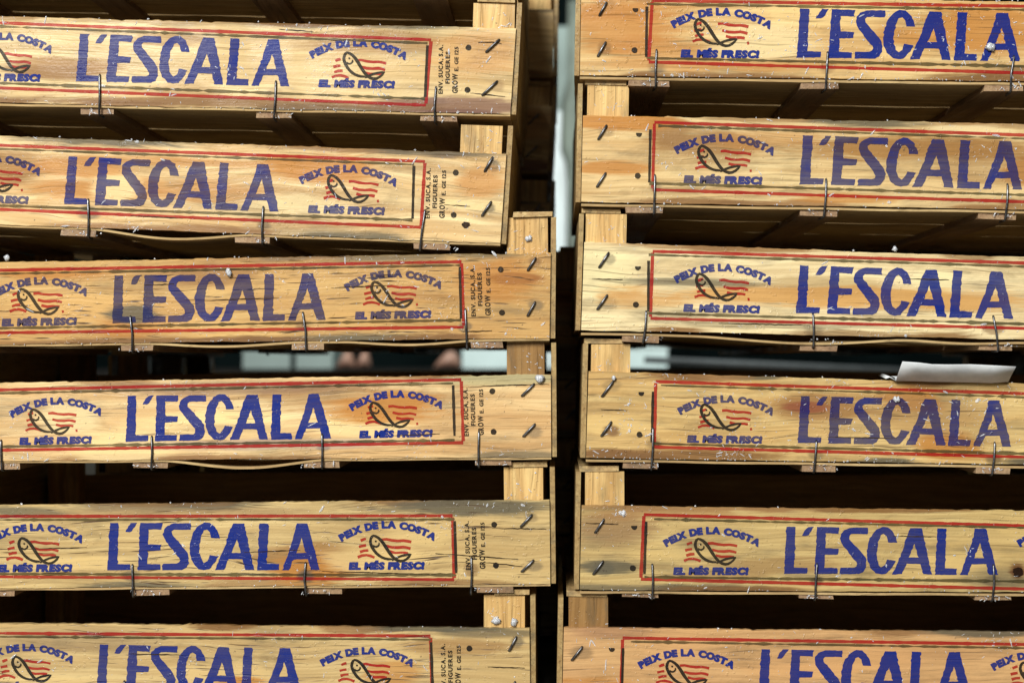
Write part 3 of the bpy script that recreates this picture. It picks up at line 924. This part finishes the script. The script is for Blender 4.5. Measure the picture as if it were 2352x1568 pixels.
    for (xa_, ya_, xb_, yb_) in c['wire']:
        (x0, z0), (x1, z1) = loc(xa_, ya_), loc(xb_, yb_)
        z1 = min(z1, bz0 - 0.0008)
        mb = MB()
        bend = rnd.uniform(-0.0011, 0.0011)
        mb.tube([(x0, 0.002, z0 - 0.0004), (x0, -0.0004, z0), (x0, -0.0011, z0 - 0.001), ((x0 + x1) / 2 + bend, -0.0013, (z0 + z1) / 2),
                 (x1, -0.0008, z1 + 0.0008), (x1, 0.0006, z1 - 0.0003), (x1 + rnd.uniform(-.001, .001), 0.012, z1 - 0.0004)], r)
        mb.build('wire_staple', M_WIRE, root, sh, True)
    for (xa_, ya_, xb_, yb_) in c.get('stap', []):
        (x0, z0), (x1, z1) = loc(xa_, ya_), loc(xb_, yb_)
        mb = MB()
        dx, dz = (x1 - x0), (z1 - z0)
        mb.tube([(x0, 0.003, z0), (x0, -0.0003, z0), (x0 + dx * 0.06, -0.0011, z0 + dz * 0.06), (x0 + dx * 0.5, -0.0013, z0 + dz * 0.5),
                 (x0 + dx * 0.94, -0.0011, z0 + dz * 0.94), (x1, -0.0003, z1), (x1, 0.003, z1)], 0.00092)
        mb.build('corner_staple', M_WIRE, root, sh, True)
    BUILT[key] = dict(root=root, O=O, ct=ct, st=st, fz0=fz0, L=L, xe=O.x, loc=loc, ztop=ztop)
    return root


# ------------------------------------------------------------------ the setting
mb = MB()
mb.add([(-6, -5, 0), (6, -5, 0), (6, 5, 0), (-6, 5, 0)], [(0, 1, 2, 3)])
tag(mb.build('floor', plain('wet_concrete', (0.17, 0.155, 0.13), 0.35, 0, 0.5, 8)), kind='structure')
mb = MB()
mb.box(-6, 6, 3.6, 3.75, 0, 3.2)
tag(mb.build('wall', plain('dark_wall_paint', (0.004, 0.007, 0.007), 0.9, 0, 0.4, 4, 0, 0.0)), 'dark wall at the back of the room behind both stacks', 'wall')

for k in ORDER:
    make_crate(k)


def copy_tree(o, parent=None):
    q = o.copy()
    COL.objects.link(q)
    q.parent = parent
    for ch in list(o.children):
        copy_tree(ch, q)
    return q


# a second row of the same crates close behind the left stack: seen through the gap and the slots
yb = 0.335
for k, tgt in (('L0', 1271), ('L1', 1257), ('L2', 1253), ('L3', 1350), ('L4', 1350), ('L5', 1346), ('L6', 1342),
               ('R1', 1352), ('R2', 1352), ('R3', 1352), ('R4', 1352), ('R5', 1360), ('R6', 1365)):
    q = copy_tree(BUILT[k]['root'])
    if k[0] == 'R':  # right rear row is added to block the glow of the wall
        q.location.y += 0.03
    q.location.x += (tgt - 1275) * S * (D + yb) / D - BUILT[k]['xe']
    q.location.y += yb
    side = 'left' if k[0] == 'L' else 'right'
    q['group'] = 'crates of the rear row behind the %s stack' % side
    q['label'] = 'dark crate of the rear row close behind the %s stack, in shadow' % side

# ------------------------------------------------------------------ folded card on the wet crate
b = BUILT['R4']
mb = MB()
top_px = [(2073, 831), (2110, 833.5), (2142, 837.5), (2180, 838), (2230, 837.5), (2280, 840), (2333.5, 842.7)]
bot_px = [(2058, 874.6), (2100, 875), (2140, 876.5), (2180, 877), (2230, 878), (2276, 879.4), (2316, 876.5)]
n = len(top_px)
t_ = [at(x, y, -0.024) for x, y in top_px]
l_ = [at(x, y, -0.0045) for x, y in bot_px]
k_ = []
for i, p in enumerate(l_):
    k_.append(Vector((p.x + 0.002, 0.030, p.z + 0.0016)))
rows = []
for tt in (0, 0.5, 1):
    rows.append([a.lerp(q, tt) + Vector((0, 0.0008 * math.sin(tt * math.pi), 0)) for a, q in zip(t_, l_)])
rows.append([a.lerp(q, 0.18) + Vector((0, 0, 0.0022)) for a, q in zip(l_, k_)])
rows.append([a.lerp(q, 0.5) + Vector((0, 0, 0.0022)) for a, q in zip(l_, k_)])
rows.append(k_)
v = [p for r in rows for p in r]
mb.add(v, [(i * n + j, (i + 1) * n + j, (i + 1) * n + j + 1, i * n + j + 1) for i in range(len(rows) - 1) for j in range(n - 1)])
# curled ear of the lower leaf
e0 = at(2058, 874.6, -0.0045)
e1 = at(2044, 866, -0.003)
e2 = at(2035, 870, -0.001)
bk = Vector((0.001, 0.03, 0.0022))
mb.add([e0 + Vector((0, 0.0003, 0)), e1, e2, e2 + bk, e1 + bk, e0 + bk], [(0, 1, 4, 5), (1, 2, 3, 4)])
card = mb.build('paper_card', plain('white_card', (0.70, 0.73, 0.74), 0.55, 0, 0.16, 55), None, (0, 0, 0), True)
so = card.modifiers.new('t', 'SOLIDIFY')
so.thickness = 0.0005
tag(card, 'folded white paper card leaning on the rim of the wet crate on the right', 'card')

# ------------------------------------------------------------------ things far behind, out of focus
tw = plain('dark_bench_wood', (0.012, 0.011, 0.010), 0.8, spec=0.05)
yb0, yb1 = 1.75, 2.5
zt = at(0, 848, yb0).z
bx0, bx1 = at(300, 0, 2).x, at(2352, 0, 2).x
bench = empty('bench', ((bx0 + bx1) / 2, (yb0 + yb1) / 2, 0))
tag(bench, 'low dark bench far behind the stacks carrying pale boxes', 'bench')
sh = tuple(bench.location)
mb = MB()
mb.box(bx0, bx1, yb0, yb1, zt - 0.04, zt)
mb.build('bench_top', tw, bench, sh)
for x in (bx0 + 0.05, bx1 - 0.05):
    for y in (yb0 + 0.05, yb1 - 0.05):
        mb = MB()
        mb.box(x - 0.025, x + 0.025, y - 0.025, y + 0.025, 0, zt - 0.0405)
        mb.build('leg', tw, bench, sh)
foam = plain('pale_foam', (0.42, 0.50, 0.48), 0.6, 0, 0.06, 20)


foam_dim = plain('dimmed_foam', (0.18, 0.225, 0.205), 0.6, 0, 0.06, 20)  # same pale foam in a darker colour, dimming the left boxes


def foam_box(px0, px1, y, h, lab, mt=None):
    mt = mt or foam
    x0, x1 = at(px0, 0, y).x, at(px1, 0, y).x
    r = empty('foam_box', ((x0 + x1) / 2, y + 0.1, zt + 0.0005))
    tag(r, lab, 'box', 'pale foam boxes on the bench')
    s_ = tuple(r.location)
    m1 = MB()
    m1.box(x0, x1, y, y + 0.2, zt + 0.0005, zt + h)
    m1.build('body', mt, r, s_)
    m1 = MB()
    m1.box(x0 - 0.004, x1 + 0.004, y - 0.004, y + 0.204, zt + h + 0.0005, zt + h + 0.03)
    m1.build('lid', mt, r, s_)


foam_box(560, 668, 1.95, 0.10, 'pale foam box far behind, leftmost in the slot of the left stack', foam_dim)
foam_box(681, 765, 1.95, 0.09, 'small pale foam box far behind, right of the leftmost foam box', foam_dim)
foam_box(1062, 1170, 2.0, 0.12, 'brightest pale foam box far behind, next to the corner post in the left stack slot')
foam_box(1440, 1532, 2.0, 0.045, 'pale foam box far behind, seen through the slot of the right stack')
pink_mat = plain('pale_pink', (0.30, 0.165, 0.115), 0.5, 0, 0.3, 20)  # stand-in lumps for blurred pinkish shapes
for (x, w_, lab) in ((795, 42, 'blurred pink lump far behind, darker of the touching pair'), (836, 34, 'blurred peach lump far behind, right one of the touching pair'), (1028, 62, 'blurred peach lump far behind, against the brightest foam box')):
    y = 1.9
    a, q = at(x - w_ / 2, 0, y).x, at(x + w_ / 2, 0, y).x
    mb = MB()
    hw, hh = (q - a) / 2, 0.026
    nu, nv = 14, 10
    vv = []
    for i in range(nu + 1):
        t = i / nu
        rr = math.sin(math.pi * min(1, t * 0.96 + 0.02)) ** 0.6
        for j in range(nv):
            th = 2 * math.pi * j / nv
            vv.append(((a + q) / 2 + hw * (2 * t - 1), y + 0.03 * rr * math.cos(th), zt + 0.001 + hh * (0.35 + 0.65 * t) * rr * (1 + math.sin(th))))
    ff = [(i * nv + j, i * nv + (j + 1) % nv, (i + 1) * nv + (j + 1) % nv, (i + 1) * nv + j) for i in range(nu) for j in range(nv)]
    ff += [tuple(range(nv))[::-1], tuple(nu * nv + j for j in range(nv))]
    mb.add(vv, ff)
    tag(mb.build('pink_lump', pink_mat, None, (0, 0, 0), True), lab, 'fish', 'blurred pink lumps on the bench')
# pale panel and grey sheet behind the gap between the stacks
yp = 2.35
mb = MB()
x0, x1 = at(1248, 0, yp).x, at(1314, 0, yp).x
mb.box(x0, x1, yp, yp + 0.04, 0, at(0, 262, yp).z)
tag(mb.build('white_panel', plain('white_plastic', (0.62, 0.68, 0.67), 0.45, 0, 0.05, 12)), 'bright white panel far behind, lower part of the light strip between the stacks', 'panel')
mb = MB()
x0, x1 = at(1268, 0, yp + 0.1).x, at(1345, 0, yp + 0.1).x
mb.box(x0, x1, yp + 0.1, yp + 0.14, 0, at(0, 70, yp + 0.1).z)
tag(mb.build('pale_panel', plain('pale_green_panel', (0.17, 0.215, 0.19), 0.6, 0, 0.1, 12)), 'dim greenish panel far behind, upper part of the light strip between the stacks', 'panel')
ys = 2.2
mb = MB()
prof = [(1306, 0), (1303, 120), (1304, 180), (1289, 235), (1287, 345), (1298, 372), (1302, 420), (1300, 560), (1300, 700)]
vv = []
for (x, y) in prof:
    p0, p1 = at(x, y, ys), at(1360, y, ys)
    for i in range(7):
        t = i / 6
        vv.append((p0.x + (p1.x - p0.x) * t, ys + 0.012 * math.sin(t * 14 + y * 0.004), p0.z))
mb.add(vv, [(i * 7 + j, (i + 1) * 7 + j, (i + 1) * 7 + j + 1, i * 7 + j + 1) for i in range(len(prof) - 1) for j in range(6)])
sheet = mb.build('hanging_sheet', plain('grey_olive_cloth', (0.11, 0.125, 0.10), 0.8, 0, 0.3, 14), None, (0, 0, 0), True)
sheet.modifiers.new('t', 'SOLIDIFY').thickness = 0.002
tag(sheet, 'grey olive sheet hanging far behind, along the right side of the light strip', 'sheet')
# sloping rail seen dimly through the slot of the right stack
mb = MB()
mb.tube([at(1480, 826, 1.5), at(1760, 838, 1.5), at(2110, 853, 1.5)], 0.006)
tag(mb.build('metal_rail', plain('grey_rail', (0.055, 0.06, 0.06), 0.7), None, (0, 0, 0), True), 'thin grey rail far behind the right stack, sloping across its slot', 'rail')

# ------------------------------------------------------------------ ice


def lump(mb, p, r, rnd, flat=0.5, lon=1.0):
    """small faceted grain; p in world space"""
    n, k = 5, 6
    vv = [(p[0], p[1], p[2] + r)]
    ax, az = rnd.uniform(0.6, 1.4), rnd.uniform(0.6, 1.2)
    for i in range(1, n):
        th = math.pi * i / n
        for j in range(k):
            ph = 2 * math.pi * j / k + 0.4 * i
            q = r * rnd.uniform(0.75, 1.2)
            vv.append((p[0] + ax * q * math.sin(th) * math.cos(ph), p[1] + flat * q * math.sin(th) * math.sin(ph), p[2] + az * q * math.cos(th)))
    vv.append((p[0], p[1], p[2] - r))
    if lon != 1.0:
        an = rnd.uniform(0, math.pi)
        ca, sa = math.cos(an), math.sin(an)
        q2 = []
        for x, y, z in vv:
            dx, dz = x - p[0], z - p[2]
            u_, w_ = (dx * ca + dz * sa) * lon, (-dx * sa + dz * ca) / lon ** 0.5
            q2.append((p[0] + u_ * ca - w_ * sa, y, p[2] + u_ * sa + w_ * ca))
        vv = q2
    ff = [(0, 1 + j, 1 + (j + 1) % k) for j in range(k)]
    for i in range(n - 2):
        a, b = 1 + i * k, 1 + (i + 1) * k
        for j in range(k):
            ff.append((a + j, b + j, b + (j + 1) % k, a + (j + 1) % k))
    a, e = 1 + (n - 2) * k, len(vv) - 1
    ff += [(a + j, e, a + (j + 1) % k) for j in range(k)]
    mb.add(vv, ff)


rnd = random.Random(5)
mb = MB()
for k in ORDER[1:]:
    c = CR[k]
    dens = {'L1': 1.5, 'L2': 1.0, 'L3': 1.2, 'L4': .6, 'L5': .8, 'L6': 1.0, 'R1': 1.8, 'R2': .9, 'R3': .45, 'R4': 2.0, 'R5': .5, 'R6': .9}[k]
    (a0, b0), (a1, b1) = c['top']
    (c0, d0), (c1, d1) = c['bot']
    lo, hi = (0, c['xe'][1]) if c['side'] < 0 else (c['xe'][0], 2352)
    clusters = [(rnd.uniform(lo, hi), rnd.betavariate(0.7, 0.7)) for _ in range(int(9 * dens))]
    for i in range(int(300 * dens)):
        if rnd.random() < 0.4 and clusters:
            cc = rnd.choice(clusters)
            x, v_ = cc[0] + rnd.gauss(0, 22), cc[1] + rnd.gauss(0, 0.06)
        else:
            x, v_ = rnd.uniform(lo, hi), rnd.betavariate(0.75, 0.75)
        if not (lo + 2 < x < hi) or not 0 < v_ < 1:
            continue
        yt = b0 + (b1 - b0) * (x - a0) / (a1 - a0)
        ybm = d0 + (d1 - d0) * (x - c0) / (c1 - c0)
        r = min(0.0012, 0.00019 * math.exp(abs(rnd.gauss(0, 0.7))))
        lump(mb, at(x, yt + (ybm - yt) * v_, -r * 0.15), r, rnd, 0.45, rnd.uniform(1.0, 3.8))
    # grains along the lower rim and on the batten ends
    for i in range(int(30 * dens)):
        x = rnd.uniform(lo + 5, hi)
        ybm = d0 + (d1 - d0) * (x - c0) / (c1 - c0)
        lump(mb, at(x, ybm + rnd.uniform(-3, 2), -0.0002), rnd.uniform(0.0002, 0.0006), rnd, 0.6)
    for bx in c['bat']:
        for i in range(11):
            x = bx + rnd.uniform(-38, 38)
            ybm = d0 + (d1 - d0) * (x - c0) / (c1 - c0)
            lump(mb, at(x, ybm + rnd.uniform(8, 20), 0.0005), rnd.uniform(0.0002, 0.0007), rnd, 0.7, rnd.uniform(1, 3))
    # grains lying on the upper rim
    for i in range(int(6 * dens)):
        x = rnd.uniform(lo + 5, hi)
        yt = b0 + (b1 - b0) * (x - a0) / (a1 - a0)
        r = rnd.uniform(0.0003, 0.0009)
        lump(mb, at(x, yt - r / S * 0.6, 0.003), r, rnd, 0.9)
    # grains frozen on the corner post
    pa, pb_, pt = c['post']
    yt = c['top'][1][1] if c['side'] < 0 else c['top'][0][1]
    for i in range(14):
        x, y = rnd.uniform(pa + 4, pb_ - 4), pt + (yt - pt) * rnd.betavariate(2, 1)
        lump(mb, at(x, y, T_BOARD + 0.0002), rnd.uniform(0.0002, 0.0007), rnd, 0.5, rnd.uniform(1, 4))
ob = mb.build('ice_grains', M_ICE)
tag(ob, 'tiny grains of crushed ice and water drops stuck all over the crates', 'ice', kind='stuff')

for (x, y, yy, r, lab) in (
        (525, 625, -0.002, 0.0036, 'round white ice lump stuck on the front of the orange brown crate'),
        (2275, 108, -0.002, 0.0042, 'round clear ice lump on the deepest blue lettering of the top right crate'),
        (1240, 868, -0.002, 0.0042, 'ice lump at the end of the crate with blue smears'),
        (1410, 868, -0.002, 0.0030, 'white ice lump beside the staple of the wet crate with the card'),
        (1432, 1178, 0.001, 0.0048, 'melting ice lump at the foot of a post above the crate with the dark knot'),
        (1140, 1425, T_BOARD - 0.001, 0.0042, 'white ice lump on the post of the bottom left crate'),
        (1180, 1428, T_BOARD - 0.001, 0.0042, 'ice lump near the outer edge of the same post of the bottom left crate'),
        (1213, 548, T_BOARD - 0.001, 0.0034, 'ice lump on the post above the knotted end of the orange brown crate'),
        (2060, 917, -0.001, 0.0036, 'ice lump under the left end of the folded white card'),
        (16, 592, 0.003, 0.0036, 'clear ice lump on the upper rim of the orange brown crate at the left'),
        (2055, 573, 0.003, 0.0030, 'clear ice lump on the upper rim of the palest cream crate')):
    mb = MB()
    rr = random.Random(x)
    r *= 0.82
    p = at(x, y, yy)
    for q in range(4):
        lump(mb, (p.x + rr.gauss(0, r * 0.16), p.y + rr.uniform(-0.0004, 0.0004), p.z + rr.gauss(0, r * 0.16)), r * rr.uniform(0.6, 0.85), rr, 0.6, rr.uniform(1, 1.15))
    tag(mb.build('ice_lump', M_ICE, None, (0, 0, 0), True), lab, 'ice', 'ice lumps on the crates')
